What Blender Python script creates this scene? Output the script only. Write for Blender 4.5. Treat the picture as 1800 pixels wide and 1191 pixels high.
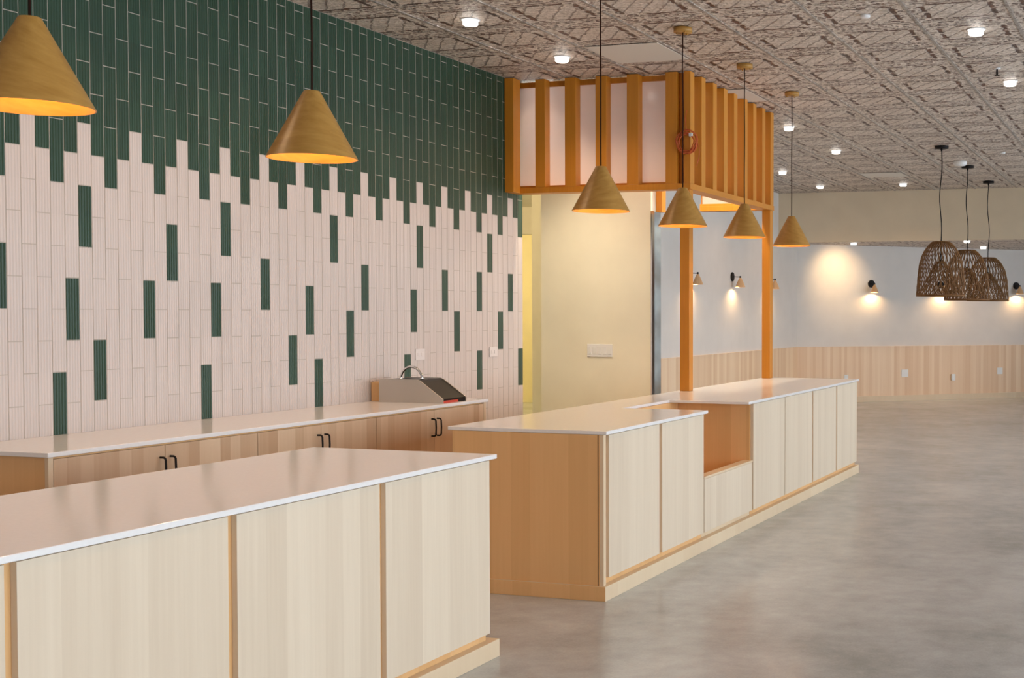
import bpy, bmesh, math, random
from mathutils import Vector, Matrix
random.seed(7)
S = bpy.context.scene
for o in list(bpy.data.objects): bpy.data.objects.remove(o)
C = S.collection
PI = math.pi

# ------------------------------------------------------------------ camera
cd = bpy.data.cameras.new('camera'); cam = bpy.data.objects.new('camera', cd); C.objects.link(cam)
yaw, pit, rol = 0.28574, 0.0278, 0.00269
def camera_axes(yaw, p, r):
    cy, sy, cp, sp, cr, sr = math.cos(yaw), math.sin(yaw), math.cos(p), math.sin(p), math.cos(r), math.sin(r)
    Ry = Matrix(((cy, 0, sy), (0, 1, 0), (-sy, 0, cy)))
    Rx = Matrix(((1, 0, 0), (0, cp, -sp), (0, sp, cp)))
    Rz = Matrix(((cr, -sr, 0), (sr, cr, 0), (0, 0, 1)))
    return Rz @ Rx @ Ry
CM = camera_axes(yaw, pit, rol)
w = lambda r: Vector((r[0], r[2], -r[1]))
rt, dn, fw = w(CM[0]), w(CM[1]), w(CM[2])
m = Matrix.Identity(4)
for i in range(3):
    m[i][0] = rt[i]; m[i][1] = -dn[i]; m[i][2] = -fw[i]
m[0][3], m[1][3], m[2][3] = 0, 0, 1.6
cam.matrix_world = m
cd.sensor_width = 36; cd.lens = 2200 / 1800 * 36
cd.shift_x = (900 - 1407.5) / 1800; cd.shift_y = (612.5 - 595.5) / 1800
cd.clip_start = 0.05; cd.clip_end = 200
S.camera = cam

# ------------------------------------------------------------------ world, exposure
W = bpy.data.worlds.new('sky'); S.world = W; W.use_nodes = True
bg = W.node_tree.nodes['Background']
bg.inputs[0].default_value = (0.83, 0.92, 1.0, 1); bg.inputs[1].default_value = 7.4
S.view_settings.view_transform = 'Standard'; S.view_settings.look = 'None'
S.view_settings.gamma = 1; S.view_settings.use_curve_mapping = False
S.view_settings.exposure = 0.12
S.cycles.use_denoising = True
S.cycles.max_bounces = 10; S.cycles.diffuse_bounces = 6; S.cycles.glossy_bounces = 4
S.cycles.sample_clamp_indirect = 6
WARM = (1.0, 0.50, 0.15); WARM2 = (1.0, 0.63, 0.36)

HC = 3.63          # ceiling height
TX = -5.52         # tiled wall
FX = -3.0          # front of the two counters
LX = -6.344        # dining wall behind the slatted canopy

# ------------------------------------------------------------------ material helpers
def mat(name):
    M = bpy.data.materials.new(name); M.use_nodes = True
    nt = M.node_tree; return M, nt, nt.nodes['Principled BSDF']
def simple(name, col, rough=0.5, metal=0.0, emit=None, es=0, coat=0, spec=None):
    M, nt, b = mat(name)
    b.inputs['Base Color'].default_value = (*col, 1); b.inputs['Roughness'].default_value = rough
    b.inputs['Metallic'].default_value = metal
    if coat: b.inputs['Coat Weight'].default_value = coat; b.inputs['Coat Roughness'].default_value = 0.08
    if spec is not None: b.inputs['Specular IOR Level'].default_value = spec
    if emit: b.inputs['Emission Color'].default_value = (*emit, 1); b.inputs['Emission Strength'].default_value = es
    return M
class G:
    """small node-graph writer"""
    def __init__(s, nt): s.nt = nt; s.L = nt.links
    def n(s, t, **k):
        x = s.nt.nodes.new(t)
        for a, b in k.items(): setattr(x, a, b)
        return x
    def link(s, v, sock):
        if isinstance(v, (int, float)): sock.default_value = v
        elif isinstance(v, tuple): sock.default_value = (*v, 1) if len(v) == 3 and len(sock.default_value) == 4 else v
        else: s.L.new(v, sock)
    def m(s, op, a, b=0.0, c=None, clamp=False):
        x = s.n('ShaderNodeMath', operation=op); x.use_clamp = clamp
        s.link(a, x.inputs[0]); s.link(b, x.inputs[1])
        if c is not None: s.link(c, x.inputs[2])
        return x.outputs[0]
    def pos(s):
        g = s.n('ShaderNodeNewGeometry'); x = s.n('ShaderNodeSeparateXYZ'); s.L.new(g.outputs['Position'], x.inputs[0])
        return g.outputs['Position'], x.outputs[0], x.outputs[1], x.outputs[2]
    def comb(s, x, y, z):
        c = s.n('ShaderNodeCombineXYZ')
        for v, k in zip((x, y, z), c.inputs): s.link(v, k)
        return c.outputs[0]
    def noise(s, vec, scale=5, detail=3, rough=0.5):
        x = s.n('ShaderNodeTexNoise'); s.L.new(vec, x.inputs['Vector'])
        x.inputs['Scale'].default_value = scale; x.inputs['Detail'].default_value = detail; x.inputs['Roughness'].default_value = rough
        return x.outputs[0]
    def white(s, vec):
        x = s.n('ShaderNodeTexWhiteNoise', noise_dimensions='3D'); s.L.new(vec, x.inputs[0]); return x.outputs[0]
    def ramp(s, v, stops):
        x = s.n('ShaderNodeValToRGB'); s.L.new(v, x.inputs[0]); e = x.color_ramp.elements
        while len(e) < len(stops): e.new(0.5)
        for k, (p, c) in zip(e, stops): k.position = p; k.color = (*c, 1)
        return x.outputs[0]
    def mix(s, f, a, b, mode='MIX'):
        x = s.n('ShaderNodeMix', data_type='RGBA', blend_type=mode)
        s.link(f, x.inputs[0]); s.link(a, x.inputs[6]); s.link(b, x.inputs[7]); return x.outputs[2]
    def bump(s, h, strength, dist, b):
        x = s.n('ShaderNodeBump'); x.inputs['Strength'].default_value = strength; x.inputs['Distance'].default_value = dist
        s.link(h, x.inputs['Height']); s.L.new(x.outputs[0], b.inputs['Normal'])

def wood(name, light, dark, plank=0.1, axis='Y', rough=0.45, var=0.5, grain=0.5, offset=0.0, coat=0.0, along='Z'):
    """vertical-grain wood; flitches of width `plank` along the horizontal axes"""
    M, nt, b = mat(name); g = G(nt); P, X, Y, Z = g.pos()
    h = g.m('ADD', g.m('ADD', X, Y), offset) if axis == 'XY' else (X if axis == 'X' else Y)
    if along == 'Y': h = X
    lng = Y if along == 'Y' else Z
    cell = g.m('FLOOR', g.m('DIVIDE', h, plank))
    rnd = g.white(g.comb(cell, 3.1, 7.7))
    v2 = g.comb(g.m('MULTIPLY', h, 55), g.m('MULTIPLY', lng, 1.6), g.m('MULTIPLY', rnd, 30))
    gr = g.noise(v2, 1, 5, 0.6)
    big = g.noise(g.comb(g.m('MULTIPLY', h, 9), g.m('MULTIPLY', lng, 0.5), g.m('MULTIPLY', rnd, 9)), 1, 2)
    f = g.m('ADD', g.m('MULTIPLY', rnd, var), g.m('MULTIPLY', gr, grain))
    f = g.m('ADD', f, g.m('MULTIPLY', g.m('SUBTRACT', big, 0.5), 0.5), clamp=True)
    col = g.ramp(f, [(0.1, light), (0.9, dark)])
    nt.links.new(col, b.inputs['Base Color']); b.inputs['Roughness'].default_value = rough
    if coat: b.inputs['Coat Weight'].default_value = coat; b.inputs['Coat Roughness'].default_value = 0.4
    g.bump(gr, 0.08, 0.002, b)
    return M

# ------------------------------------------------------------------ materials
M_FRONT = wood('maple_front', (0.77, 0.665, 0.525), (0.62, 0.51, 0.385), 0.105, 'XY', 0.42, 0.30, 0.55)
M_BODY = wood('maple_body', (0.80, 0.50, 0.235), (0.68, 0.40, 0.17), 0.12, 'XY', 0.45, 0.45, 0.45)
M_EDGE = wood('maple_edge', (0.74, 0.60, 0.42), (0.66, 0.50, 0.33), 0.5, 'XY', 0.45, 0.3, 0.4)
M_DOOR = wood('maple_door', (0.70, 0.51, 0.34), (0.52, 0.335, 0.20), 0.075, 'XY', 0.42, 0.7, 0.4)
M_WAINS = wood('wainscot_wood', (0.88, 0.68, 0.48), (0.75, 0.515, 0.325), 0.08, 'XY', 0.5, 0.75, 0.35)
M_FIR = wood('fir_post', (0.67, 0.27, 0.018), (0.50, 0.175, 0.006), 0.3, 'XY', 0.5, 0.2, 0.7, coat=0.3)
M_FIRH = wood('fir_beam', (0.67, 0.27, 0.018), (0.50, 0.175, 0.006), 0.3, 'XY', 0.5, 0.2, 0.7, along='Y', coat=0.3)

def quartz():
    M, nt, b = mat('white_quartz'); g = G(nt); P, X, Y, Z = g.pos()
    n = g.noise(P, 60, 3)
    nt.links.new(g.ramp(n, [(0.3, (0.80, 0.80, 0.805)), (0.7, (0.83, 0.83, 0.835))]), b.inputs['Base Color'])
    b.inputs['Roughness'].default_value = 0.17; b.inputs['Specular IOR Level'].default_value = 0.5
    return M
M_QUARTZ = quartz()

def concrete():
    M, nt, b = mat('polished_concrete'); g = G(nt); P, X, Y, Z = g.pos()
    a = g.noise(g.comb(g.m('MULTIPLY', X, 0.8), g.m('MULTIPLY', Y, 0.8), 0.37), 1.1, 6, 0.66)
    c = g.noise(P, 7, 5, 0.65); d = g.noise(P, 90, 3, 0.6)
    f = g.m('ADD', g.m('MULTIPLY', a, 0.62), g.m('ADD', g.m('MULTIPLY', c, 0.24), g.m('MULTIPLY', d, 0.14)))
    col = g.ramp(f, [(0.36, (0.285, 0.305, 0.315)), (0.48, (0.385, 0.415, 0.435)), (0.61, (0.485, 0.525, 0.555))])
    nt.links.new(col, b.inputs['Base Color'])
    b.inputs['Roughness'].default_value = 0.21
    b.inputs['Specular IOR Level'].default_value = 0.55
    return M
M_FLOOR = concrete()

def paint(name, col, var=0.03, rough=0.6):
    M, nt, b = mat(name); g = G(nt); P, X, Y, Z = g.pos()
    n = g.noise(P, 3, 3); hi = tuple(min(1, c * (1 + var)) for c in col); lo = tuple(c * (1 - var) for c in col)
    nt.links.new(g.ramp(n, [(0.3, lo), (0.7, hi)]), b.inputs['Base Color']); b.inputs['Roughness'].default_value = rough
    g.bump(g.noise(P, 250, 2), 0.04, 0.002, b)
    return M
M_WALL = paint('paint_grey_white', (0.70, 0.665, 0.63))
M_CREAM = paint('paint_cream', (0.83, 0.775, 0.62))
M_YELLOW = paint('paint_yellow', (0.76, 0.68, 0.37))
M_BULK = paint('paint_bulkhead', (0.74, 0.64, 0.48))
M_WHITE = simple('white_plastic', (0.80, 0.80, 0.80), 0.4)

def tile(name, col, vari):
    """fluted glazed tile: vertical ridges along the wall, colour a little different on each tile"""
    M, nt, b = mat(name); g = G(nt); P, X, Y, Z = g.pos()
    cell = g.comb(g.m('FLOOR', g.m('DIVIDE', g.m('SUBTRACT', Y, 5.5308), 0.0860)), g.m('FLOOR', g.m('DIVIDE', g.m('SUBTRACT', Z, 0.96), 0.16375)), 0.5)
    r = g.white(cell)
    ph = g.m('MULTIPLY', g.m('FRACT', g.m('DIVIDE', g.m('SUBTRACT', Y, 5.5308), 0.0860)), 2 * PI * 5)
    rid = g.m('ADD', 0.5, g.m('MULTIPLY', g.m('COSINE', ph), 0.5))
    c = g.mix(r, tuple(x * (1 - vari) for x in col), tuple(min(1, x * (1 + vari)) for x in col))
    c = g.mix(g.m('MULTIPLY', rid, 0.22), c, tuple(x * 0.55 for x in col))
    nt.links.new(c, b.inputs['Base Color']); b.inputs['Roughness'].default_value = 0.38; b.inputs['Specular IOR Level'].default_value = 0.35
    g.bump(rid, 0.35, 0.004, b)
    return M
M_TGREEN = tile('tile_green', (0.022, 0.056, 0.032), 0.10)
M_TWHITE = tile('tile_white', (0.63, 0.55, 0.51), 0.015)
M_GROUT = simple('grout', (0.46, 0.40, 0.34), 0.9)

def tin_ceiling():
    """lay-in tin tiles, 0.66 x 0.67 m, pressed field, beading and rust in the joints"""
    M, nt, b = mat('pressed_tin'); g = G(nt); P, X, Y, Z = g.pos()
    # slightly wobbly coordinates, as the pressing is irregular
    nv = g.noise(P, 16, 3, 0.6); nw = g.noise(g.comb(Y, X, 3.0), 16, 3, 0.6)
    U = g.m('DIVIDE', g.m('SUBTRACT', X, -3.677), 0.66); V = g.m('DIVIDE', g.m('SUBTRACT', Y, 8.71), 0.67)
    wu = g.m('MULTIPLY', g.m('SUBTRACT', nv, 0.5), 0.09); wv = g.m('MULTIPLY', g.m('SUBTRACT', nw, 0.5), 0.09)
    u = g.m('FRACT', g.m('ADD', U, wu)); v = g.m('FRACT', g.m('ADD', V, wv))
    du = g.m('ABSOLUTE', g.m('SUBTRACT', u, 0.5)); dv = g.m('ABSOLUTE', g.m('SUBTRACT', v, 0.5))
    def near(x, c, wd): return g.m('MULTIPLY', g.m('SUBTRACT', 1.0, g.m('DIVIDE', g.m('ABSOLUTE', g.m('SUBTRACT', x, c)), wd)), 2.2, clamp=True)
    def AND(*a):
        r = a[0]
        for k in a[1:]: r = g.m('MULTIPLY', r, k)
        return r
    def MAX(*a):
        r = a[0]
        for k in a[1:]: r = g.m('MAXIMUM', r, k)
        return r
    n1 = g.noise(P, 9, 4, 0.65); n2 = g.noise(P, 45, 3, 0.7); n3 = g.noise(g.comb(X, Y, 9.0), 2.2, 3, 0.6)
    brk = g.m('GREATER_THAN', n1, 0.44)
    brackets = AND(near(du, 0.345, 0.034), g.m('LESS_THAN', dv, 0.25), g.m('GREATER_THAN', dv, 0.02))
    tb = AND(near(dv, 0.305, 0.026), g.m('LESS_THAN', du, 0.33), brk)
    tb2 = AND(near(dv, 0.375, 0.020), g.m('LESS_THAN', du, 0.44), g.m('GREATER_THAN', n2, 0.46))
    tb3 = AND(near(dv, 0.44, 0.018), g.m('LESS_THAN', du, 0.46), g.m('GREATER_THAN', nw, 0.48))
    # herring-bone pressing in the field
    inside = AND(g.m('LESS_THAN', du, 0.33), g.m('LESS_THAN', dv, 0.29))
    hat = near(g.m('FRACT', g.m('MULTIPLY', g.m('ADD', u, g.m('MULTIPLY', v, 0.75)), 5.0)), 0.5, 0.085)
    hatch = g.m('MULTIPLY', AND(inside, hat), 0.55)
    hat2 = near(g.m('FRACT', g.m('MULTIPLY', g.m('SUBTRACT', v, g.m('MULTIPLY', u, 0.35)), 9.0)), 0.5, 0.10)
    hatch2 = g.m('MULTIPLY', AND(inside, hat2), 0.22)
    # beads and curls in the border
    vo = g.n('ShaderNodeTexVoronoi'); vo.inputs['Scale'].default_value = 23; vo.inputs['Randomness'].default_value = 0.9
    nt.links.new(P, vo.inputs['Vector'])
    bead = g.m('LESS_THAN', vo.outputs['Distance'], 0.40)
    border = g.m('SUBTRACT', 1.0, inside)
    beads = AND(bead, border, g.m('GREATER_THAN', n2, 0.47))
    tee = AND(near(du, 0.5, 0.030))
    dark = MAX(brackets, tb, g.m('MULTIPLY', tb2, 0.75), g.m('MULTIPLY', tb3, 0.6), hatch, hatch2, g.m('MULTIPLY', beads, 0.95))
    base = g.ramp(n2, [(0.3, (0.42, 0.345, 0.285)), (0.7, (0.92, 0.83, 0.745))])
    base = g.mix(g.m('MULTIPLY', border, g.m('MULTIPLY', g.m('SUBTRACT', n2, 0.42), 1.3), clamp=True), base, (0.84, 0.80, 0.75))
    base = g.mix(g.m('MULTIPLY', g.m('GREATER_THAN', n3, 0.52), 0.12), base, (0.33, 0.21, 0.13))
    rust = g.ramp(n1, [(0.35, (0.030, 0.010, 0.005)), (0.8, (0.17, 0.05, 0.02))])
    col = g.mix(g.m('MULTIPLY', dark, 0.95, clamp=True), base, rust)
    col = g.mix(g.m('MULTIPLY', tee, 0.7), col, (0.25, 0.225, 0.20))
    nt.links.new(col, b.inputs['Base Color']); b.inputs['Roughness'].default_value = 0.45
    hgt = g.m('SUBTRACT', g.m('ADD', g.m('MULTIPLY', n2, 0.5), g.m('MULTIPLY', inside, 0.4)), dark)
    g.bump(hgt, 0.9, 0.02, b)
    return M
M_TIN = tin_ceiling()

def veneer():
    M, nt, b = mat('wood_veneer'); g = G(nt)
    tc = g.n('ShaderNodeTexCoord'); x = g.n('ShaderNodeSeparateXYZ'); nt.links.new(tc.outputs['Object'], x.inputs[0])
    ang = g.m('ARCTAN2', x.outputs[1], x.outputs[0])
    h = g.m('ADD', x.outputs[2], g.m('MULTIPLY', g.m('SINE', g.m('ADD', ang, 0.6)), 0.035))
    v = g.comb(g.m('MULTIPLY', h, 38), g.m('MULTIPLY', g.m('SINE', ang), 1.2), g.m('MULTIPLY', g.m('COSINE', ang), 1.2))
    gr = g.noise(v, 1, 4, 0.6)
    nt.links.new(g.ramp(gr, [(0.25, (0.37, 0.18, 0.032)), (0.75, (0.52, 0.285, 0.07))]), b.inputs['Base Color'])
    b.inputs['Roughness'].default_value = 0.38
    return M
M_VENEER = veneer()
M_CORD = simple('brown_cord', (0.03, 0.012, 0.008), 0.9, spec=0.1)
M_BLACK = simple('black_metal', (0.010, 0.008, 0.008), 0.6, spec=0.2)
M_RATTAN = simple('rattan', (0.175, 0.078, 0.018), 0.65)
M_STEEL = simple('brushed_steel', (0.60, 0.56, 0.50), 0.38, 1.0)
M_CHROME = simple('chrome', (0.85, 0.85, 0.85), 0.15, 1.0)
M_BGLASS = simple('black_glass', (0.008, 0.005, 0.004), 0.35, spec=0.2)
M_PLATE = simple('almond_plastic', (0.70, 0.645, 0.62), 0.4)
M_RED = simple('red_trim', (0.55, 0.05, 0.02), 0.5)
M_BULB = simple('bulb_glow', (1, 0.9, 0.7), 0.5, 0, (1.0, 0.72, 0.38), 5)
M_LED = simple('led_glow', (1, 1, 1), 0.5, 0, (1.0, 0.93, 0.85), 5)
M_SHADE = simple('pleated_shade', (0.72, 0.47, 0.26), 0.7)
M_ORANGE = simple('orange_cord', (0.60, 0.12, 0.03), 0.5)
M_PANEL = simple('frosted_panel', (0.90, 0.85, 0.86), 0.10)
_nt = M_PANEL.node_tree; _tr = _nt.nodes.new('ShaderNodeBsdfTranslucent'); _tr.inputs[0].default_value = (0.95, 0.88, 0.88, 1)
_mx = _nt.nodes.new('ShaderNodeMixShader'); _mx.inputs[0].default_value = 0.5
_nt.links.new(_nt.nodes['Principled BSDF'].outputs[0], _mx.inputs[1]); _nt.links.new(_tr.outputs[0], _mx.inputs[2]); _nt.links.new(_mx.outputs[0], _nt.nodes['Material Output'].inputs[0])
M_MULL = simple('bronze_mullion', (0.05, 0.045, 0.04), 0.4, 0.6)
M_BLANK = simple('blank_panel', (0.66, 0.62, 0.56), 0.6)

def mirror_mat():
    M, nt, b = mat('reflective_glass'); g = G(nt); P, X, Y, Z = g.pos()
    n = g.noise(g.comb(0.0, Y, g.m('MULTIPLY', Z, 2.2)), 1.6, 3)
    nt.links.new(g.ramp(n, [(0.35, (0.26, 0.29, 0.30)), (0.65, (0.42, 0.52, 0.58))]), b.inputs['Base Color'])
    b.inputs['Metallic'].default_value = 0.25; b.inputs['Roughness'].default_value = 0.16
    return M
M_MIRROR = mirror_mat()

def glass():
    M = bpy.data.materials.new('window_glass'); M.use_nodes = True; nt = M.node_tree; nt.nodes.clear()
    o = nt.nodes.new('ShaderNodeOutputMaterial'); t = nt.nodes.new('ShaderNodeBsdfTransparent'); gl = nt.nodes.new('ShaderNodeBsdfGlossy')
    gl.inputs['Roughness'].default_value = 0.02; mx = nt.nodes.new('ShaderNodeMixShader'); f = nt.nodes.new('ShaderNodeFresnel'); f.inputs[0].default_value = 1.45
    nt.links.new(f.outputs[0], mx.inputs[0]); nt.links.new(t.outputs[0], mx.inputs[1]); nt.links.new(gl.outputs[0], mx.inputs[2]); nt.links.new(mx.outputs[0], o.inputs[0])
    return M
M_GLASS = glass()

# ------------------------------------------------------------------ mesh helpers
def box(bm, x0, x1, y0, y1, z0, z1, mi=0):
    v = [bm.verts.new(p) for p in ((x0, y0, z0), (x1, y0, z0), (x1, y1, z0), (x0, y1, z0), (x0, y0, z1), (x1, y0, z1), (x1, y1, z1), (x0, y1, z1))]
    for f in ((3, 2, 1, 0), (4, 5, 6, 7), (0, 1, 5, 4), (1, 2, 6, 5), (2, 3, 7, 6), (3, 0, 4, 7)):
        fc = bm.faces.new([v[i] for i in f]); fc.material_index = mi
def prism(bm, pts, axis, a, b, mi=0):
    """polygon (2D) extruded along an axis from a to b"""
    def P(p, t):
        return {'X': (t, p[0], p[1]), 'Y': (p[0], t, p[1]), 'Z': (p[0], p[1], t)}[axis]
    A = [bm.verts.new(P(p, a)) for p in pts]; B = [bm.verts.new(P(p, b)) for p in pts]
    n = len(pts)
    fs = [bm.faces.new(A[::-1]), bm.faces.new(B)]
    for i in range(n): fs.append(bm.faces.new((A[i], A[(i + 1) % n], B[(i + 1) % n], B[i])))
    for f in fs: f.material_index = mi
    bmesh.ops.recalc_face_normals(bm, faces=fs)
def lathe(bm, prof, seg=48, c=(0, 0, 0), close=False, mi=0):
    rings = []
    for r, z in prof:
        rings.append([bm.verts.new((c[0] + r * math.cos(2 * PI * i / seg), c[1] + r * math.sin(2 * PI * i / seg), c[2] + z)) for i in range(seg)])
    for a, b in zip(rings, rings[1:]):
        for i in range(seg):
            f = bm.faces.new((a[i], a[(i + 1) % seg], b[(i + 1) % seg], b[i])); f.smooth = True; f.material_index = mi
    if close:
        bm.faces.new(rings[0][::-1]); bm.faces.new(rings[-1])
def tube(bm, pts, r, seg=6, cap=True):
    pts = [Vector(p) for p in pts]; rings = []
    up = None
    for i, p in enumerate(pts):
        d = (pts[min(i + 1, len(pts) - 1)] - pts[max(i - 1, 0)])
        if d.length < 1e-9: d = Vector((0, 0, 1))
        d.normalize()
        if up is None:
            up = Vector((1, 0, 0)) if abs(d.z) > 0.8 else Vector((0, 0, 1))
        a = d.cross(up)
        if a.length < 1e-4: a = d.cross(Vector((0, 1, 0)))
        a.normalize(); b = a.cross(d).normalized(); up = b
        rings.append([bm.verts.new(p + a * (r * math.cos(2 * PI * k / seg)) + b * (r * math.sin(2 * PI * k / seg))) for k in range(seg)])
    for A, B in zip(rings, rings[1:]):
        for k in range(seg):
            f = bm.faces.new((A[k], A[(k + 1) % seg], B[(k + 1) % seg], B[k])); f.smooth = True
    if cap:
        bm.faces.new(rings[0]); bm.faces.new(rings[-1][::-1])
def obj(name, bm, mats, parent=None, bevel=0, kind=None, fix=False):
    if fix: bmesh.ops.recalc_face_normals(bm, faces=bm.faces[:])
    me = bpy.data.meshes.new(name); bm.to_mesh(me); bm.free()
    for k in (mats if isinstance(mats, (list, tuple)) else [mats]): me.materials.append(k)
    o = bpy.data.objects.new(name, me); C.objects.link(o)
    if parent:
        o.parent = parent; o.matrix_parent_inverse = parent.matrix_world.inverted()
    if bevel:
        b = o.modifiers.new('bevel', 'BEVEL'); b.width = bevel; b.segments = 2; b.limit_method = 'ANGLE'; b.angle_limit = math.radians(50)
    if kind: o['kind'] = kind
    return o
def B(name, dims, mats, parent=None, bevel=0, kind=None):
    bm = bmesh.new(); box(bm, *dims); return obj(name, bm, mats, parent, bevel, kind)
def tag(o, label, cat, group=None):
    o['label'] = label; o['category'] = cat
    if group: o['group'] = group
    return o
def thing(name, loc, label, cat, group=None):
    o = bpy.data.objects.new(name, None); C.objects.link(o); o.empty_display_size = 0.1
    o.location = loc; o.matrix_world = Matrix.Translation(loc); tag(o, label, cat, group); return o
def dup(root, loc, label=None, rotz=None, scale=None, group=None):
    r = root.copy(); C.objects.link(r); r.location = loc
    if rotz is not None: r.rotation_euler = (0, 0, rotz)
    if label: r['label'] = label
    if group: r['group'] = group
    def rec(src, dst):
        for ch in list(src.children):
            c = ch.copy(); C.objects.link(c); c.parent = dst; rec(ch, c)
    rec(root, r)
    return r
def lamp(kind, name, parent, loc, energy, color, size=0.05, **k):
    l = bpy.data.lights.new(name, kind); l.energy = energy; l.color = color
    if kind in ('POINT', 'SPOT'): l.shadow_soft_size = size
    if kind == 'SPOT': l.spot_size = k.get('spot', 2.2); l.spot_blend = k.get('blend', 0.6)
    o = bpy.data.objects.new(name, l); C.objects.link(o); o.location = loc
    if 'rot' in k: o.rotation_euler = k['rot']
    if parent: o.parent = parent
    return o

# ================================================================== SETTING
B('floor', (-13, 4.2, -4, 33, -0.1, 0.0), M_FLOOR, kind='structure')

# main ceiling as pressed-tin lay-in tiles with thin tee bars
bm = bmesh.new(); box(bm, -6.5, 4.2, -4, 20.25, HC, HC + 0.1)
x = -3.677 - 0.66 * 4
while x < 4.1:
    if x > -6.3: box(bm, x - 0.012, x + 0.012, -4, 20.25, HC - 0.005, HC)
    x += 0.66
obj('ceiling', bm, M_TIN, kind='structure')
# lower ceiling of the far recess, behind the bulkhead
bm = bmesh.new(); prism(bm, [(-6.5, 20.40), (4.2, 20.40), (4.2, 31.5), (-6.5, 21.4)], 'Z', 2.84, 2.94); obj('ceiling', bm, M_TIN, kind='structure')
B('wall_bulkhead', (-6.344, 4.2, 20.25, 20.40, 2.805, HC), M_BULK, kind='structure')

# tiled wall: every tile modelled, running bond, grout bed behind
PY, PZ, Y0, Z0 = 0.0860, 0.3275, 5.5308, 0.96
green = {(-9, 1.9425), (-3, 2.27), (-4, 1.779), (-5, 1.2875), (-2, 1.451), (2, 1.779), (4, 2.106), (9, 2.27), (8, 1.779), (7, 1.2875), (13, 1.9425),
         (21, 2.27), (16, 1.451), (18, 1.779), (19, 1.2875), (23, 1.615), (25, 1.9425), (33, 2.27), (32, 1.779), (31, 1.2875), (37, 1.9425),
         (39, 1.615), (43, 1.9425), (43, 1.2875), (45, 2.27), (47, 1.615), (49, 1.9425), (51, 1.2875), (-11, 2.27), (-13, 1.615), (-15, 1.2875), (-14, 1.779), (-17, 1.9425), (-19, 1.615), (-21, 2.27), (-22, 1.451)}
bm = bmesh.new()
for n in range(-42, 52):
    odd = n % 2 != 0
    base = Z0 if odd else Z0 - PZ / 2
    lim = {1: 2.5975, 3: 2.27}.get(n % 4, 2.434)
    ya, yb = Y0 + n * PY + 0.0024, Y0 + (n + 1) * PY - 0.0024
    k = -3
    while True:
        z0 = base + k * PZ; z1 = z0 + PZ; k += 1
        if z0 > HC: break
        if z1 < 0.05: continue
        isg = z0 + 0.01 > lim - 0.02
        for gn, gz in green:
            if gn == n and abs(gz - z1) < 0.08: isg = True
        box(bm, TX - 0.012, TX, ya, yb, max(z0, 0) + 0.0024, min(z1, HC) - 0.0024, 1 if isg else 2)
box(bm, TX - 0.15, TX - 0.0015, Y0 - 42 * PY, Y0 + 52 * PY - 0.002, 0, HC, 0)
obj('wall_left', bm, [M_GROUT, M_TGREEN, M_TWHITE], kind='structure')

# partition past the doorway, its metal-faced end, the back hall
bm = bmesh.new(); box(bm, -5.816, -4.672, 10.9, 11.12, 0, HC); prism(bm, [(-5.816, 11.121), (-5.70, 11.121), (-6.345, 12.3), (-6.49, 12.2)], 'Z', 0, HC)
obj('wall_partition', bm, M_CREAM, kind='structure')
bm = bmesh.new(); box(bm, -6.494, LX, 12.2, 21.45, 0, HC); obj('wall_dining', bm, M_WALL, kind='structure')
# far wall, at an angle
A0 = Vector((LX, 21.353, 0)); FD = Vector((0.7605, 0.6493, 0)).normalized(); FN = Vector((0.6493, -0.7605, 0)).normalized()
def farbox(bm, s0, s1, d0, d1, z0, z1, mi=0):
    """box along the angled wall; s along it, d out into the room"""
    p = [A0 + FD * s + FN * d for s, d in ((s0, d0), (s1, d0), (s1, d1), (s0, d1))]
    prism(bm, [(q.x, q.y) for q in p], 'Z', z0, z1, mi)
bm = bmesh.new(); farbox(bm, -0.2, 13.9, -0.15, 0, 0, HC); obj('wall_far', bm, M_WALL, kind='structure')
bm = bmesh.new(); farbox(bm, 0.005, 13.8, 0, 0.018, 0.10, 1.0); farbox(bm, 0.012, 13.8, 0, 0.024, 1.0, 1.012); obj('trim_1', bm, M_WAINS, kind='structure')
bm = bmesh.new(); farbox(bm, 0.03, 13.8, 0, 0.035, 0, 0.10); obj('baseboard_far', bm, M_EDGE, kind='structure')
bm = bmesh.new(); box(bm, LX, LX + 0.018, 12.2, 21.33, 0.10, 1.0); box(bm, LX, LX + 0.024, 12.2, 21.33, 1.0, 1.012); obj('trim_2', bm, M_WAINS, kind='structure')
B('baseboard_left', (LX, LX + 0.035, 12.2, 21.3, 0, 0.10), M_EDGE, kind='structure')
# hall and yellow room seen through the doorway
B('wall_hall_far', (-13, -6.5, 20.12, 20.25, 0, 3.1), M_YELLOW, kind='structure')
B('trim_3', (-10.60, -10.38, 20.06, 20.12, 0, 2.95), M_YELLOW, kind='structure')
B('wall_hall_header', (-13, -6.5, 15.0, 15.12, 2.65, 3.1), M_CREAM, kind='structure')
B('wall_hall_left', (-13.1, -13, 4, 20.25, 0, 3.1), M_YELLOW, kind='structure')
B('wall_hall_near', (-13, -5.68, 3.9, 4.0, 0, 3.1), M_CREAM, kind='structure')
B('wall_hall_right', (-6.62, -6.5, 12.2, 20.12, 0, 3.1), M_CREAM, kind='structure')
bm = bmesh.new(); prism(bm, [(-13, 4), (-5.68, 4), (-5.68, 9.98), (-5.84, 11.0), (-6.5, 12.2), (-6.5, 20.25), (-13, 20.25)], 'Z', 3.01, 3.1); obj('ceiling_hall', bm, M_CREAM, kind='structure')
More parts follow.
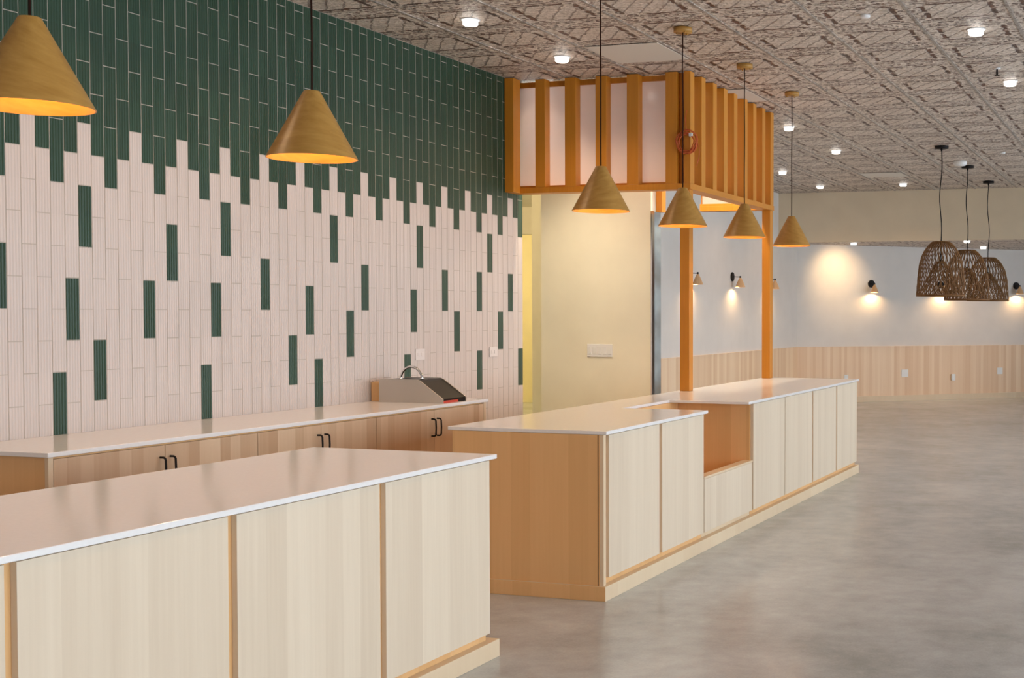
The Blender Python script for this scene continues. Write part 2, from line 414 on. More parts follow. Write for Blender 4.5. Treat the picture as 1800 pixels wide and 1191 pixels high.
# near wall (behind the viewpoint) and the window wall that lets in daylight
B('wall_near', (-5.67, 4.2, -4.1, -4, 0, HC), M_WALL, kind='structure')
B('wall_left', (-5.67, TX, -4, Y0 - 42 * PY - 0.003, 0, HC), M_WALL, kind='structure')
bm = bmesh.new(); box(bm, 4.0, 4.2, -4, 33, 0, 0.35); box(bm, 4.0, 4.2, -4, 33, 3.05, HC)
edges = [-4, -3.6, -0.4, 0.2, 3.4, 4.0, 7.2, 7.8, 11.0, 11.6, 14.8, 15.4, 18.6, 19.2, 22.4, 33]
for a, b_ in zip(edges[0::2], edges[1::2]): box(bm, 4.0, 4.2, a, b_, 0.35, 3.05)
obj('wall_right', bm, M_WALL, kind='structure')
for i in range(7):
    a, b_ = edges[1 + 2 * i], edges[2 + 2 * i]
    bm = bmesh.new()
    for yy in (a + 0.03, (a + b_) / 2, b_ - 0.03): box(bm, 4.05, 4.13, yy - 0.03, yy + 0.03, 0.35, 3.05)
    for zz in (0.38, 2.35, 3.02): box(bm, 4.05, 4.13, a + 0.06, b_ - 0.06, zz - 0.03, zz + 0.03)
    f = obj('window_%d' % (i + 1), bm, M_MULL, kind='structure')
    bm = bmesh.new(); box(bm, 4.085, 4.095, a + 0.06, b_ - 0.06, 0.41, 2.99); obj('window_pane', bm, M_GLASS, f)
    l = bpy.data.lights.new('daylight_%d' % (i + 1), 'AREA'); l.shape = 'RECTANGLE'; l.size = 2.64; l.size_y = b_ - a; l.cycles.is_portal = True
    o = bpy.data.objects.new('daylight_%d' % (i + 1), l); C.objects.link(o); o.location = (4.19, (a + b_) / 2, 1.7); o.rotation_euler = (0, PI / 2, 0)

# ================================================================== COUNTERS
ZT, ZB = 0.947, 0.926
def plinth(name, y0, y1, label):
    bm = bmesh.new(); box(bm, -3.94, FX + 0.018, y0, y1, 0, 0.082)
    bm.faces.ensure_lookup_table(); bm.faces[2].material_index = 1      # end face given the orange body wood to imitate its warm shade
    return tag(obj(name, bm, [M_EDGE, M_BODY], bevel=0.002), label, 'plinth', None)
def cabinet(y0, y1, pa, pb, label, group, z1=ZB, back=-3.95, first=False, last=False, rim=False):
    r = thing('counter_cabinet', ((back + FX) / 2, (y0 + y1) / 2, 0.0825), label, 'cabinet', group)
    bm = bmesh.new(); box(bm, back, FX - 0.024, y0, y1, 0.0825, z1 - 0.001)
    obj('body', bm, M_BODY, r)
    bm = bmesh.new(); box(bm, FX - 0.0235, FX, pa, pb, 0.118, z1 - 0.006)
    obj('front_panel', bm, M_FRONT, r, bevel=0.0015)
    if first:
        bm = bmesh.new(); box(bm, FX - 0.023, FX, y0, y0 + 0.03, 0.0825, z1 - 0.002); obj('corner_stile', bm, M_EDGE, r)
    return r
ggf = 'cabinets of the nearest counter'
cabinet(1.0, 1.775, 1.02, 1.755, 'pale maple cabinet at the hidden near end of the foreground counter', ggf)
cabinet(1.776, 2.63, 1.80, 2.611, 'pale maple cabinet of the foreground counter cut by the picture edge', ggf)
cabinet(2.631, 3.467, 2.649, 3.447, 'pale maple cabinet of the foreground counter, widest front in view, nearest full one', ggf)
cabinet(3.468, 4.302, 3.488, 4.283, 'pale maple cabinet in the middle of the foreground counter front', ggf)
cabinet(4.303, 5.122, 4.322, 5.121, 'pale maple end cabinet of the foreground counter by the aisle gap', ggf)
plinth('counter_plinth', 1.0, 5.175, 'pale wooden toe board under the foreground counter')
bm = bmesh.new(); box(bm, -3.98, -2.98, 0.97, 5.155, ZB, ZT)
tag(obj('worktop', bm, M_QUARTZ, bevel=0.003), 'white quartz worktop of the foreground counter', 'worktop')

ggm = 'cabinets of the long middle counter'
c0 = cabinet(6.335, 7.153, 6.407, 7.132, 'near end cabinet of the long counter with tan wooden side facing the aisle', ggm, first=True)
bm = bmesh.new(); box(bm, -3.035, -3.031, 6.3345, 6.3355, 0.083, ZB - 0.001); obj('joint_line', bm, M_BLACK, c0)
cabinet(7.154, 7.906, 7.176, 7.898, 'second cabinet of the long counter, just before the low opening', ggm)
# low bay with open top
r = thing('open_cabinet', (-3.5, 8.42, 0.0825), 'low open-topped wooden bay set into the long counter', 'cabinet')
bm = bmesh.new()
box(bm, -3.95, -3.93, 7.91, 8.93, 0.0825, ZB - 0.001); box(bm, -3.93, FX - 0.09, 7.91, 8.93, 0.0825, 0.12)
obj('body', bm, M_BODY, r)
bm = bmesh.new(); box(bm, FX - 0.0235, FX, 7.913, 8.922, 0.118, 0.480); obj('front_panel', bm, M_FRONT, r, bevel=0.0015)
bm = bmesh.new(); box(bm, FX - 0.075, FX + 0.001, 7.908, 8.932, 0.481, 0.497); box(bm, FX - 0.075, FX - 0.024, 7.91, 8.93, 0.0825, 0.480); obj('rim', bm, M_EDGE, r, bevel=0.002)
bm = bmesh.new(); box(bm, -3.62, -3.602, 7.912, 8.928, 0.1205, ZB - 0.001); obj('back_panel', bm, M_BODY, r)
cabinet(8.934, 9.7655, 8.952, 9.758, 'pale maple cabinet of the long counter, first past the low opening', ggm)
cabinet(9.7665, 10.595, 9.773, 10.577, 'pale maple cabinet of the long counter, second past the low opening', ggm)
cabinet(10.596, 11.423, 10.614, 11.403, 'pale maple cabinet of the long counter, third past the low opening', ggm)
cabinet(11.424, 12.225, 11.445, 12.222, 'pale maple cabinet at the far end of the long counter', ggm)
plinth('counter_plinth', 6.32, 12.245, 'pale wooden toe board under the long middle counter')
bm = bmesh.new()
prism(bm, [(-3.98, 6.333), (-2.98, 6.333), (-2.98, 7.93), (-3.615, 7.93), (-3.615, 8.786), (-2.98, 8.786), (-2.98, 12.235), (-3.98, 12.235)], 'Z', ZB, ZT)
tag(obj('worktop', bm, M_QUARTZ, bevel=0.003), 'white quartz worktop of the long counter with a square notch', 'worktop')

# back counter along the tiled wall
BX = -4.87; ZB2, ZT2 = 0.940, 0.962
def handle(parent, y):
    bm = bmesh.new(); x0 = BX + 0.0
    pts = [(x0, y, 0.868), (x0 + 0.022, y, 0.868), (x0 + 0.030, y, 0.864), (x0 + 0.034, y, 0.856), (x0 + 0.036, y, 0.81), (x0 + 0.034, y, 0.762), (x0 + 0.030, y, 0.754), (x0 + 0.022, y, 0.750), (x0, y, 0.750)]
    tube(bm, pts, 0.0055, 8); return obj('handle', bm, M_BLACK, parent, fix=True)
def backcab(y0, ym, y1, label, first=False, last=False):
    r = thing('base_cabinet', ((BX + TX) / 2, (y0 + y1) / 2, 0.0), label, 'cabinet', 'cabinets against the tiled wall')
    bm = bmesh.new(); box(bm, TX + 0.001, BX - 0.021, y0, y1, 0.0, ZB2 - 0.001); obj('body', bm, M_BODY, r)
    if first:
        bm = bmesh.new(); box(bm, BX - 0.0205, BX, y0, y0 + 0.026, 0.0, ZB2 - 0.001); obj('end_stile', bm, M_EDGE, r)
    if last:
        bm = bmesh.new(); box(bm, BX - 0.0205, BX, y1 - 0.026, y1, 0.0, ZB2 - 0.001); obj('end_stile', bm, M_EDGE, r)
    a = y0 + (0.029 if first else 0.002); b_ = y1 - (0.029 if last else 0.002)
    for (p, q, hy) in ((a, ym - 0.0015, ym - 0.033), (ym + 0.0015, b_, ym + 0.033)):
        bm = bmesh.new(); box(bm, BX - 0.020, BX, p, q, 0.10, ZB2 - 0.012); d = obj('door', bm, M_DOOR, r, bevel=0.001)
        handle(d, hy)
backcab(4.470, 5.160, 5.831, 'near two-door maple cabinet against the tiled wall, tan side showing', first=True)
backcab(5.832, 6.376, 6.921, 'middle two-door maple cabinet with black handles against the tiled wall')
backcab(6.922, 7.582, 8.262, 'far two-door maple cabinet below the steel unit', last=True)
bm = bmesh.new(); box(bm, TX + 0.001, BX + 0.018, 4.452, 8.275, ZB2, ZT2)
tag(obj('worktop', bm, M_QUARTZ, bevel=0.003), 'white quartz worktop along the tiled wall', 'worktop')

# steel unit with sloped dark front, chrome arch
r = thing('steel_countertop_unit', (-5.15, 7.89, ZT2), 'stainless steel countertop unit with sloped black front and chrome arch', 'appliance')
prof = [(-5.416, ZT2), (-5.416, 1.116), (-5.392, 1.127), (-5.105, 1.127), (-5.08, 1.117), (-4.897, 0.992), (-4.897, ZT2)]
for (a, b_) in ((7.732, 7.742), (8.032, 8.042)):
    bm = bmesh.new(); prism(bm, prof, 'Y', a, b_); obj('side_panel', bm, M_STEEL, r)
bm = bmesh.new(); prism(bm, [(-5.412, ZT2), (-5.412, 1.114), (-5.391, 1.123), (-5.106, 1.123), (-5.085, 1.112), (-4.905, 0.992), (-4.905, ZT2)], 'Y', 7.7425, 8.0315); obj('housing', bm, M_BGLASS, r)
bm = bmesh.new(); box(bm, -4.904, -4.897, 7.743, 7.93, ZT2 + 0.001, 0.979); obj('trim_strip', bm, M_RED, r)
bm = bmesh.new(); tube(bm, [(-5.228 + 0.089 * math.cos(t * PI / 18), 7.85, 1.120 + 0.092 * math.sin(t * PI / 18)) for t in range(0, 19)], 0.009, 10); obj('arched_spout', bm, M_CHROME, r, fix=True)
for xx in (-5.317, -5.139):
    bm = bmesh.new(); lathe(bm, [(0.0, 0), (0.016, 0), (0.016, 0.008), (0, 0.008)], 16, (xx, 7.85, 1.1235)); obj('spout_collar', bm, M_CHROME, r)
tag(B('wood_block', (-5.512, -5.43, 7.775, 7.90, ZT2 + 0.0005, 1.10), M_BODY, bevel=0.003), 'small wooden block behind the steel unit at the tiled wall', 'block')

# ================================================================== SLATTED CANOPY
PXX, PY0, PY1, PZ0 = -3.847, 9.81, 12.125, 2.642
sc = thing('slatted_canopy', (-4.68, 10.97, 0.948), 'orange fir slatted canopy box above the far end of the long counter', 'canopy')
# frame plates (bottom and top)
def ring(z0, z1, wd, x0=TX + 0.003, x1=PXX, y0=PY0, y1=PY1):
    bm = bmesh.new()
    box(bm, x0, x1, y0, y0 + wd, z0, z1); box(bm, x1 - wd, x1, y0 + wd, y1 - wd, z0, z1)
    box(bm, -4.60, x1, y1 - wd, y1, z0, z1)
    return bm
obj('bottom_frame', ring(PZ0, 2.690, 0.135), M_FIRH, sc, bevel=0.002)
obj('inner_rail', ring(2.6905, 2.715, 0.035, TX + 0.003, PXX - 0.098, PY0 + 0.098, PY1 - 0.098), M_FIRH, sc)
obj('top_rail', ring(3.572, 3.618, 0.035, TX + 0.003, PXX - 0.098, PY0 + 0.098, PY1 - 0.098), M_FIRH, sc)
zt_ = 3.622
for (a, b_) in ((-5.517, -5.487), (-5.288, -5.195), (-5.005, -4.903), (-4.716, -4.615), (-4.425, -4.321), (-4.072, -3.968)):
    wl = a < -5.51
    bm = bmesh.new(); box(bm, a, b_ + (0.055 if wl else 0), PY0 - 0.12 if wl else PY0 + 0.001, PY0 - 0.0005 if wl else PY0 + 0.093, PZ0 if wl else 2.6905, zt_); obj('slat', bm, M_FIR, sc, bevel=0.002)
bm = bmesh.new(); box(bm, -3.905, PXX - 0.001, PY0 + 0.001, PY0 + 0.093, 2.6905, zt_); obj('slat', bm, M_FIR, sc, bevel=0.002)
for yc in (10.123, 10.405, 10.685, 10.956, 11.248, 11.51, 11.79, 12.06):
    bm = bmesh.new(); box(bm, PXX - 0.093, PXX - 0.001, yc - 0.047, yc + 0.047, 2.6905, zt_); obj('slat', bm, M_FIR, sc, bevel=0.002)
for a, b_ in ((-4.60, -4.507), (-4.32, -4.227), (-4.05, -3.957)):
    bm = bmesh.new(); box(bm, a, b_, PY1 - 0.093, PY1 - 0.001, 2.6905, zt_); obj('slat', bm, M_FIR, sc, bevel=0.002)
bm = bmesh.new(); box(bm, -3.966, -3.906, PY0 + 0.06, PY0 + 0.075, 2.6905, zt_); obj('corner_board', bm, M_FIR, sc)
# frosted panels behind the slats
bm = bmesh.new(); box(bm, TX + 0.004, PXX - 0.112, PY0 + 0.108, PY0 + 0.112, 2.7155, 3.5715); obj('frosted_panel', bm, M_PANEL, sc)
bm = bmesh.new(); box(bm, PXX - 0.112, PXX - 0.108, PY0 + 0.113, PY1 - 0.108, 2.7155, 3.5715); obj('frosted_panel', bm, M_PANEL, sc)
bm = bmesh.new(); box(bm, -4.58, PXX - 0.113, PY1 - 0.112, PY1 - 0.108, 2.7155, 3.5715); obj('frosted_panel', bm, M_PANEL, sc)
# the member that carries the canopy on the partition end
bm = bmesh.new(); box(bm, -4.668, -4.61, 11.02, 11.115, 2.5605, 3.571); obj('wall_post', bm, M_FIR, sc)
for (y0, y1) in ((9.815, 9.90), (12.03, 12.12)):
    bm = bmesh.new(); box(bm, -3.944, -3.858, y0, y1, 0.9475, PZ0 - 0.0005); obj('post', bm, M_FIR, sc, bevel=0.003)

# metal-faced end of the partition
r = thing('partition_end_cladding', (-4.66, 11.01, 0), 'tall reflective blue-grey panel with chrome edge on the cream partition end', 'cladding')
bm = bmesh.new(); box(bm, -4.6715, -4.662, 10.955, 11.118, 0.0, 2.56); obj('mirror_panel', bm, M_MIRROR, r)
bm = bmesh.new(); box(bm, -4.6715, -4.658, 10.895, 10.954, 0.0, 2.56); obj('chrome_edge', bm, M_CHROME, r)

# orange cable coil on the canopy corner
bm = bmesh.new()
cx_, cz_, cy_ = -3.868, 3.025, 9.785
for k in range(7):
    rr_ = 0.066 + 0.005 * k + random.uniform(-0.003, 0.003); ox, oz = random.uniform(-0.008, 0.008), random.uniform(-0.010, 0.006)
    tube(bm, [(cx_ + ox + rr_ * math.cos(t * PI / 14), cy_ + 0.010 * math.sin(t * 0.9 + k) - 0.003 * (k % 3), cz_ + oz + rr_ * 1.05 * math.sin(t * PI / 14)) for t in range(29)], 0.0038, 6)
tube(bm, [(cx_, cy_, cz_ + 0.08), (cx_ - 0.012, cy_ + 0.006, cz_ + 0.13), (cx_ - 0.020, cy_ + 0.010, cz_ + 0.20), (cx_ - 0.008, cy_ + 0.016, cz_ + 0.27)], 0.0035, 6)
tube(bm, [(cx_ + 0.095, cy_, cz_ - 0.01), (cx_ + 0.112, cy_, cz_ - 0.07), (cx_ + 0.106, cy_, cz_ - 0.13), (cx_ + 0.088, cy_, cz_ - 0.185), (cx_ + 0.08, cy_, cz_ - 0.20)], 0.0032, 6)
co = tag(obj('cable_coil', bm, M_ORANGE, fix=True), 'coiled orange cable hanging on the canopy corner', 'cable')
B('plug', (cx_ + 0.022, cx_ + 0.052, cy_ - 0.02, cy_ + 0.005, cz_ + 0.048, cz_ + 0.076), M_WHITE, co, bevel=0.004)

# ================================================================== PENDANTS
def wood_pendant(loc, label):
    r = thing('pendant_light', loc, label, 'pendant light', 'wood cone pendants over the counters')
    x, y, z = loc
    bm = bmesh.new(); R, H_ = 0.176, 0.272
    zr = 2.222 - z                   # rim height relative to the ceiling
    lathe(bm, [(0.0, zr + H_), (0.030, zr + H_), (0.033, zr + H_ - 0.004), (R, zr), (R - 0.004, zr), (0.030, zr + H_ - 0.010), (0.0, zr + H_ - 0.010)], 64)
    s = obj('lamp_shade', bm, M_VENEER); s.parent = r
    for f in s.data.polygons: f.use_smooth = True
    try: s.data.set_sharp_from_angle(angle=math.radians(35))
    except Exception: pass
    bm = bmesh.new(); lathe(bm, [(0.0, 0), (0.066, 0), (0.066, -0.032), (0.0, -0.032)], 32)
    for k in range(3): lathe(bm, [(0.0, 0), (0.006, 0), (0.006, -0.010), (0.0, -0.010)], 10, (0.045 * math.cos(k * 2.1), 0.045 * math.sin(k * 2.1), -0.032))
    c = obj('ceiling_rose', bm, M_VENEER); c.parent = r
    bm = bmesh.new(); tube(bm, [(0.0, 0, -0.032), (0.003, 0.001, -0.3), (-0.002, 0, -0.6), (0.002, 0, -0.9), (0, 0, zr + H_)], 0.0042, 8); c = obj('cord', bm, M_CORD); c.parent = r
    bm = bmesh.new(); lathe(bm, [(0.0, -0.03), (0.018, -0.026), (0.029, -0.008), (0.028, 0.012), (0.015, 0.034), (0.013, 0.06), (0.0, 0.06)], 20, (0, 0, zr + 0.13))
    c = obj('bulb', bm, M_BULB); c.parent = r
    lamp('POINT', 'bulb_light', r, (0, 0, zr + 0.065), 4.0, WARM, 0.03)
    return r
pl = [(3.013, 'largest wood cone pendant, cut by the picture edge, over the foreground counter'),
      (4.319, 'second nearest wood cone pendant, hanging before the white and green tiles'),
      (7.003, 'wood cone pendant hanging before the frosted slatted box, cord to ceiling out of view'),
      (8.345, 'wood cone pendant next to the coiled orange cable at the canopy corner'),
      (9.695, 'wood cone pendant before the canopy side, next to last of the row'),
      (11.025, 'farthest and smallest-looking wood cone pendant of the row')]
p0 = wood_pendant((-3.33, pl[0][0], HC - 0.0052), pl[0][1])
for k, (yy, lb) in enumerate(pl[1:]):
    q = dup(p0, (-3.33, yy, HC - 0.0052), lb, rotz=(k + 1) * 1.1)

def rattan_pendant(loc, label, R, zt, zb, seed):
    rnd = random.Random(seed)
    r = thing('rattan_pendant', loc, label, 'pendant light', 'rattan dome pendants of the dining area')
    H_ = zt - zb; z0 = zb - loc[2]
    outer = [(0, 1), (.2, .965), (.45, .925), (.6, .875), (.72, .80), (.84, .675), (.93, .53), (.985, .41), (1.0, .36)]
    inner = [(0.02, .93), (.2, .72), (.4, .48), (.60, .22), (.63, .16)]
    def prof(tab, t):
        z = tab[0][0] + (tab[-1][0] - tab[0][0]) * t
        for (a, ra), (b_, rb) in zip(tab, tab[1:]):
            if z <= b_ + 1e-9: return z, ra + (rb - ra) * (z - a) / (b_ - a)
        return tab[-1]
    def weave(name, tab, N, twist, th, rings, top):
        bm = bmesh.new()
        for sgn in (1, -1):
            for k in range(N):
                a0 = 2 * PI * k / N + (0.0 if sgn > 0 else PI / N); j = rnd.uniform(-.006, .006)
                pts = []
                for i in range(19):
                    z, rr = prof(tab, i / 18); a = a0 + sgn * twist * i / 18 + j * math.sin(i)
                    q = rr * R + 0.002 * sgn * math.cos(i * 1.6 + k)
                    pts.append((q * math.cos(a), q * math.sin(a), z0 + z * H_))
                tube(bm, pts, th, 4, False)
        for z, rr, t in rings:
            tube(bm, [(rr * R * math.cos(i * PI / 16), rr * R * math.sin(i * PI / 16), z0 + z * H_) for i in range(33)], t, 5, False)
        if top:
            zz, rt_ = tab[-1]
            for k in range(10):
                a = k * PI / 10
                tube(bm, [(rt_ * R * math.cos(a), rt_ * R * math.sin(a), z0 + zz * H_), (0, 0, z0 + zz * H_ + 0.004), (-rt_ * R * math.cos(a), -rt_ * R * math.sin(a), z0 + zz * H_)], th, 4, False)
        o = obj(name, bm, M_RATTAN); o.parent = r; return o
    weave('outer_dome', outer, 32, 0.62, 0.0046, [(0, 1.0, 0.006), (0.015, 1.0, 0.005), (0.5, .885, 0.003), (1.0, .36, 0.006), (.93, .51, .003)], True)
    weave('inner_cone', inner, 26, 0.85, 0.0046, [(0.02, .93, 0.005), (.63, .16, .008), (.3, .60, .003)], False)
    ct = z0 + H_
    bm = bmesh.new(); pts = []
    for i in range(15):
        t = i / 14; pts.append((0.018 * math.sin(t * 7 + seed) * math.sin(t * PI), 0.01 * math.cos(t * 5 + seed) * math.sin(t * PI), -0.028 + (ct + 0.028) * t))
    pts.append((0, 0, z0 + .62 * H_)); tube(bm, pts, 0.0065, 6); c = obj('cord', bm, M_BLACK); c.parent = r
    bm = bmesh.new(); lathe(bm, [(0, 0), (0.085, 0), (0.085, -0.028), (0, -0.028)], 28); lathe(bm, [(0, 0), (0.014, 0), (0.010, -0.03), (0, -0.03)], 12, (0, 0, -0.028)); c = obj('ceiling_rose', bm, M_BLACK); c.parent = r
    bm = bmesh.new(); lathe(bm, [(0, 0), (0.020, 0), (0.020, 0.07), (0, 0.07)], 12, (0, 0, z0 + .56 * H_)); c = obj('lamp_socket', bm, M_BLACK); c.parent = r
    return r
rattan_pendant((-2.650, 15.03, HC - 0.0052), 'nearest woven rattan dome pendant, largest of the three', 0.295, 2.472, 1.819, 1)
rattan_pendant((-2.659, 17.13, HC - 0.0052), 'middle woven rattan dome pendant, overlapping both neighbours', 0.308, 2.475, 1.795, 2)
rattan_pendant((-2.656, 19.18, HC - 0.0052), 'farthest woven rattan dome pendant, nearest the angled far wall', 0.318, 2.460, 1.807, 3)

# ================================================================== DOWNLIGHTS
def downlight(loc, label, energy=48, group='recessed downlights in the tin ceiling', col=WARM2, spot=2.3, blend=0.8):
    r = thing('downlight', loc, label, 'downlight', group)
    bm = bmesh.new(); lathe(bm, [(0.052, -0.0005), (0.068, -0.0005), (0.068, -0.006), (0.052, -0.010), (0.052, -0.0005)], 32); c = obj('trim_ring', bm, M_WHITE, fix=True); c.parent = r
    bm = bmesh.new(); lathe(bm, [(0.0, -0.001), (0.0515, -0.001), (0.0515, -0.036), (0.046, -0.042), (0.0, -0.044)], 32); c = obj('lens', bm, M_LED, fix=True); c.parent = r
    lamp('SPOT', 'downlight_lamp', r, (0, 0, -0.05), energy, col, 0.05, spot=spot, blend=blend)
    return r
D0 = downlight((-4.66, 7.725, HC), 'bright round downlight, highest one above the tiled wall')
dl = [(-4.634, 9.037, 'round downlight in the tin ceiling just before the slatted box'),
      (-1.338, 8.965, 'round downlight nearest the picture corner in the tin ceiling'),
      (-1.345, 11.023, 'round downlight below the corner one, at the picture edge'),
      (-3.974, 13.046, 'round downlight crossed by the last wood pendant cord'),
      (-3.986, 15.101, 'round downlight midway between the canopy and the rattan pendants'),
      (-5.309, 17.126, 'round downlight right beside the far corner of the slatted canopy'),
      (-5.320, 19.176, 'round downlight low above the bulkhead near the last wood pendant'),
      (-3.981, 19.176, 'round downlight low by the far blank ceiling panel')]
for x, y, lb in dl: dup(D0, (x, y, HC), lb)
unseen = [(-4.65, 6.4), (-4.65, 5.1), (-4.65, 3.8), (-1.34, 6.9), (-1.34, 4.8), (-1.34, 13.1), (-1.34, 15.1), (-1.34, 17.1), (-1.34, 2.6), (-4.65, 10.75), (1.4, 6.9), (1.4, 11.0), (1.4, 15.1), (-4.65, 1.2), (-4.65, -1.4), (-2.4, 0.4), (-2.4, -2.2), (1.2, 0.4), (1.2, 3.6), (-1.34, -1.4)]
for x, y in unseen: dup(D0, (x, y, HC), 'unseen downlight added to the tin ceiling to light the room')  # added lamps out of view; they fill the room and lift camera-facing sides
for x, y, lb in ((-3.262, 20.979, 'downlight of the far recess behind the middle rattan cord'),
                 (-3.27, 22.987, 'downlight of the far recess beside the farthest rattan cord')):
    dup(D0, (x, y, 2.84), lb, group='downlights in the far recess')
I0 = downlight((-5.30, 10.06, HC), 'unseen downlight added inside the canopy box to brighten the cream partition', 260, None, col=(1.0, 0.85, 0.62), spot=1.75, blend=1.0)  # added lamp with no visible fitting, brightens the cream wall
downlight((-4.25, 11.5, HC), 'unseen downlight added inside the canopy box over the counter', 190, None, col=(1.0, 0.76, 0.50), spot=2.9)  # second added lamp, lights frosted panels and slats from within
# the recess downlight nearest the far wall is tilted and throws the bright patch
ww = downlight((-5.267, 21.176, 2.84), 'small downlight in the far recess, alone before the bright wall patch', 1, 'downlights in the far recess')
for c in ww.children:
    if c.type == 'LIGHT':
        c.data.energy = 85; c.data.color = (1.0, 0.66, 0.34); c.data.spot_size = 1.45; c.data.spot_blend = 1.0; c.data.shadow_soft_size = 0.12
        dv_ = (A0 + FD * 0.78 + Vector((0, 0, 2.30))) - Vector((-5.267, 21.176, 2.80))
        c.rotation_euler = dv_.to_track_quat('-Z', 'Y').to_euler()

# ================================================================== SCONCES
def sconce():
    r = thing('wall_sconce', (LX, 17.892, 2.158), 'x', 'wall light', 'wall sconces with pleated shades')
    def dx(n, bm, mt): c = obj(n, bm, mt); c.parent = r; return c
    bm = bmesh.new(); tube(bm, [(0.0005, 0, 0), (0.018, 0, 0)], 0.068, 28); dx('back_plate', bm, M_BLACK)
    bm = bmesh.new(); tube(bm, [(0.018, 0, 0), (0.135, 0, -0.004)], 0.006, 8); lathe(bm, [(0, 0.012), (0.013, 0.010), (0.013, -0.016), (0, -0.018)], 12, (0.135, 0, 0)); dx('arm', bm, M_BLACK)
    bm = bmesh.new()
    N = 40; rings = []
    for rr, z in ((0.014, -0.016), (0.045, -0.085), (0.072, -0.158)):
        rings.append([bm.verts.new((0.135 + rr * (1 + 0.05 * (-1) ** i) * math.cos(2 * PI * i / N), rr * (1 + 0.05 * (-1) ** i) * math.sin(2 * PI * i / N), z)) for i in range(N)])
    for a, b_ in zip(rings, rings[1:]):
        for i in range(N): bm.faces.new((a[i], b_[i], b_[(i + 1) % N], a[(i + 1) % N]))
    s = dx('lamp_shade', bm, M_SHADE); md = s.modifiers.new('thick', 'SOLIDIFY'); md.thickness = 0.002
    bm = bmesh.new(); lathe(bm, [(0, -0.02), (0.014, -0.014), (0.018, 0.0), (0.012, 0.02), (0.0, 0.03)], 14, (0.135, 0, -0.09)); dx('bulb', bm, M_BULB)
    lamp('SPOT', 'sconce_lamp', r, (0.10, 0, -0.125), 16, (1.0, 0.62, 0.28), 0.02, spot=2.95, blend=0.35, rot=(0, 0.75, 0))
    return r
s0 = sconce()
s0['label'] = 'wall sconce framed between the two fir posts, plate and arm in view'
dup(s0, (LX, 16.11, 2.158), 'wall sconce beside the nearer fir post, its plate hidden by the post')
dup(s0, (LX, 19.63, 2.165), 'wall sconce peeking out past the farther fir post')
ang = math.atan2(FN.y, FN.x)
for s_, lb in ((1.482, 'wall sconce on the angled far wall beside the bright light patch'), (2.94, 'wall sconce on the far wall hidden behind the rattan domes'), (4.62, 'wall sconce on the far wall cut off at the picture edge, past the rattan domes')):
    p = A0 + FD * s_; dup(s0, (p.x, p.y, 2.150), lb, rotz=ang)

# ================================================================== SMALL FITTINGS
def outlet_tile(y0, y1, z0, z1, label):
    r = tag(B('wall_outlet', (TX, TX + 0.007, y0, y1, z0, z1), M_PLATE, bevel=0.0015), label, 'outlet', 'outlets on the tiled wall')
    for yc in (y0 + (y1 - y0) * .32, y0 + (y1 - y0) * .70):
        bm = bmesh.new(); box(bm, TX + 0.0071, TX + 0.0095, yc - 0.016, yc + 0.016, (z0 + z1) / 2 - 0.014, (z0 + z1) / 2 + 0.014); obj('socket_face', bm, M_PLATE, r, bevel=0.001)
outlet_tile(8.338, 8.459, 1.238, 1.322, 'white outlet plate on the tiles above the steel unit')
outlet_tile(9.423, 9.553, 1.229, 1.312, 'white outlet plate on the tiles near the doorway')
r = tag(B('switch_plate', (-5.327, -5.067, 10.893, 10.8995, 1.186, 1.308), M_WHITE, bevel=0.0015), 'wide white multi-gang switch plate on the cream partition', 'switch')
for k in range(5):
    xc = -5.327 + 0.26 * (k + 0.5) / 5
    bm = bmesh.new(); box(bm, xc - 0.016, xc + 0.016, 10.8895, 10.8928, 1.214, 1.280); obj('rocker', bm, M_WHITE, r, bevel=0.001)
def farplate(s, z0, z1, wd, dep, label):
    bm = bmesh.new(); farbox(bm, s - wd / 2, s + wd / 2, 0.0185, 0.0185 + dep, z0, z1)
    o = tag(obj('wall_outlet', bm, M_WHITE, bevel=0.001), label, 'outlet', 'outlets on the far wainscot')
    bm = bmesh.new(); farbox(bm, s - wd / 4, s + wd / 4, 0.0186 + dep, 0.0205 + dep, z0 + .02, z1 - .02); obj('socket_face', bm, M_WHITE, o)
def S_(x, y): return (Vector((x, y, 0)) - A0).dot(FD)
farplate(S_(-5.607, 21.982), 0.39, 0.50, 0.08, 0.008, 'small outlet peeking above the far end of the long counter')
farplate(S_(-4.687, 22.766), 0.44, 0.575, 0.14, 0.008, 'squarish white plate on the far wainscot, beside the long counter end')
farplate(S_(-3.907, 23.432), 0.355, 0.475, 0.075, 0.04, 'narrow protruding outlet on the wainscot below the rattan domes')
farplate(S_(-3.109, 24.113), 0.455, 0.58, 0.12, 0.008, 'white plate on the wainscot nearest the picture edge')

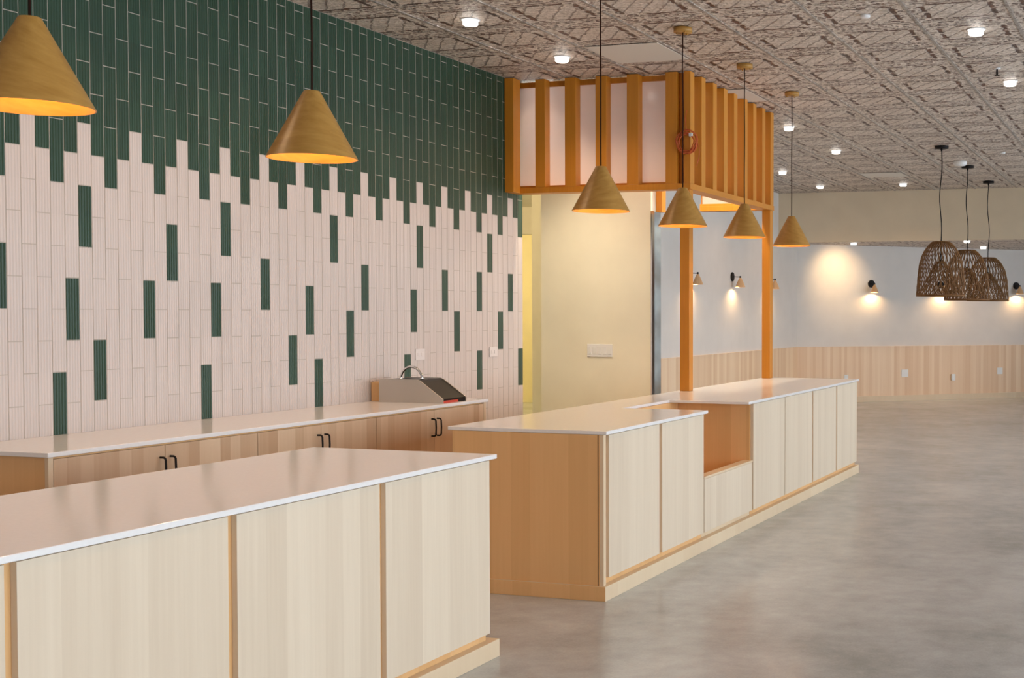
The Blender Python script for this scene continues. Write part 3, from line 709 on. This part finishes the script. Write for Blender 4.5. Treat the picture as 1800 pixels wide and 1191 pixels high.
def blank(x0, x1, y0, y1, label, z=HC):
    bm = bmesh.new(); box(bm, x0, x1, y0, y1, z - 0.009, z - 0.0055)
    return tag(obj('ceiling_panel', bm, M_BLANK), label, 'ceiling panel', 'plain panels among the tin tiles')
blank(-4.29, -3.69, 8.73, 9.37, 'plain beige ceiling panel just above the slatted box')
blank(-4.29, -3.69, 10.74, 11.39, 'plain beige ceiling panel half hidden behind the canopy slats')
blank(-4.30, -3.70, 17.6, 18.14, 'small-looking plain ceiling panel far away near the bulkhead')
def puck(x, y, rad, h, label, name='smoke_detector', cat='detector'):
    bm = bmesh.new(); lathe(bm, [(0, 0), (rad, 0), (rad, -h * .6), (rad * .8, -h), (0, -h)], 28, (x, y, HC - 0.001)); return tag(obj(name, bm, M_WHITE), label, cat)
puck(-2.0, 8.338, 0.035, 0.02, 'small white cap in the tin ceiling near the upper edge', 'sprinkler', 'sprinkler')
puck(-2.678, 16.597, 0.09, 0.06, 'white round smoke detector between the rattan canopies')
puck(-2.015, 15.808, 0.035, 0.02, 'tiny white cap in the ceiling past the rattan pendants', 'sprinkler', 'sprinkler')
r = puck(-1.378, 10.412, 0.03, 0.012, 'pendent sprinkler head between two downlights', 'sprinkler', 'sprinkler')
bm = bmesh.new(); tube(bm, [(-1.378, 10.412, HC - 0.013), (-1.378, 10.412, HC - 0.06)], 0.008, 8); lathe(bm, [(0, 0), (0.022, 0), (0.022, -0.003), (0, -0.003)], 14, (-1.378, 10.412, HC - 0.06)); obj('deflector', bm, M_BLACK, r)

# unseen ceiling lamps added to light the back hall and yellow room
hl = thing('hall_fill_light', (-8.6, 11.5, 3.01), 'unseen square ceiling light added in the back hall', 'ceiling light')
bm = bmesh.new(); box(bm, -0.3, 0.3, -0.3, 0.3, -0.03, -0.001); c = obj('hall_fill_diffuser', bm, M_LED); c.parent = hl
lamp('POINT', 'hall_fill_lamp', hl, (0, 0, -0.2), 150, (1.0, 0.80, 0.50), 0.2)
hl2 = dup(hl, (-11.6, 17.6, 3.01), 'unseen square ceiling light added in the yellow room')
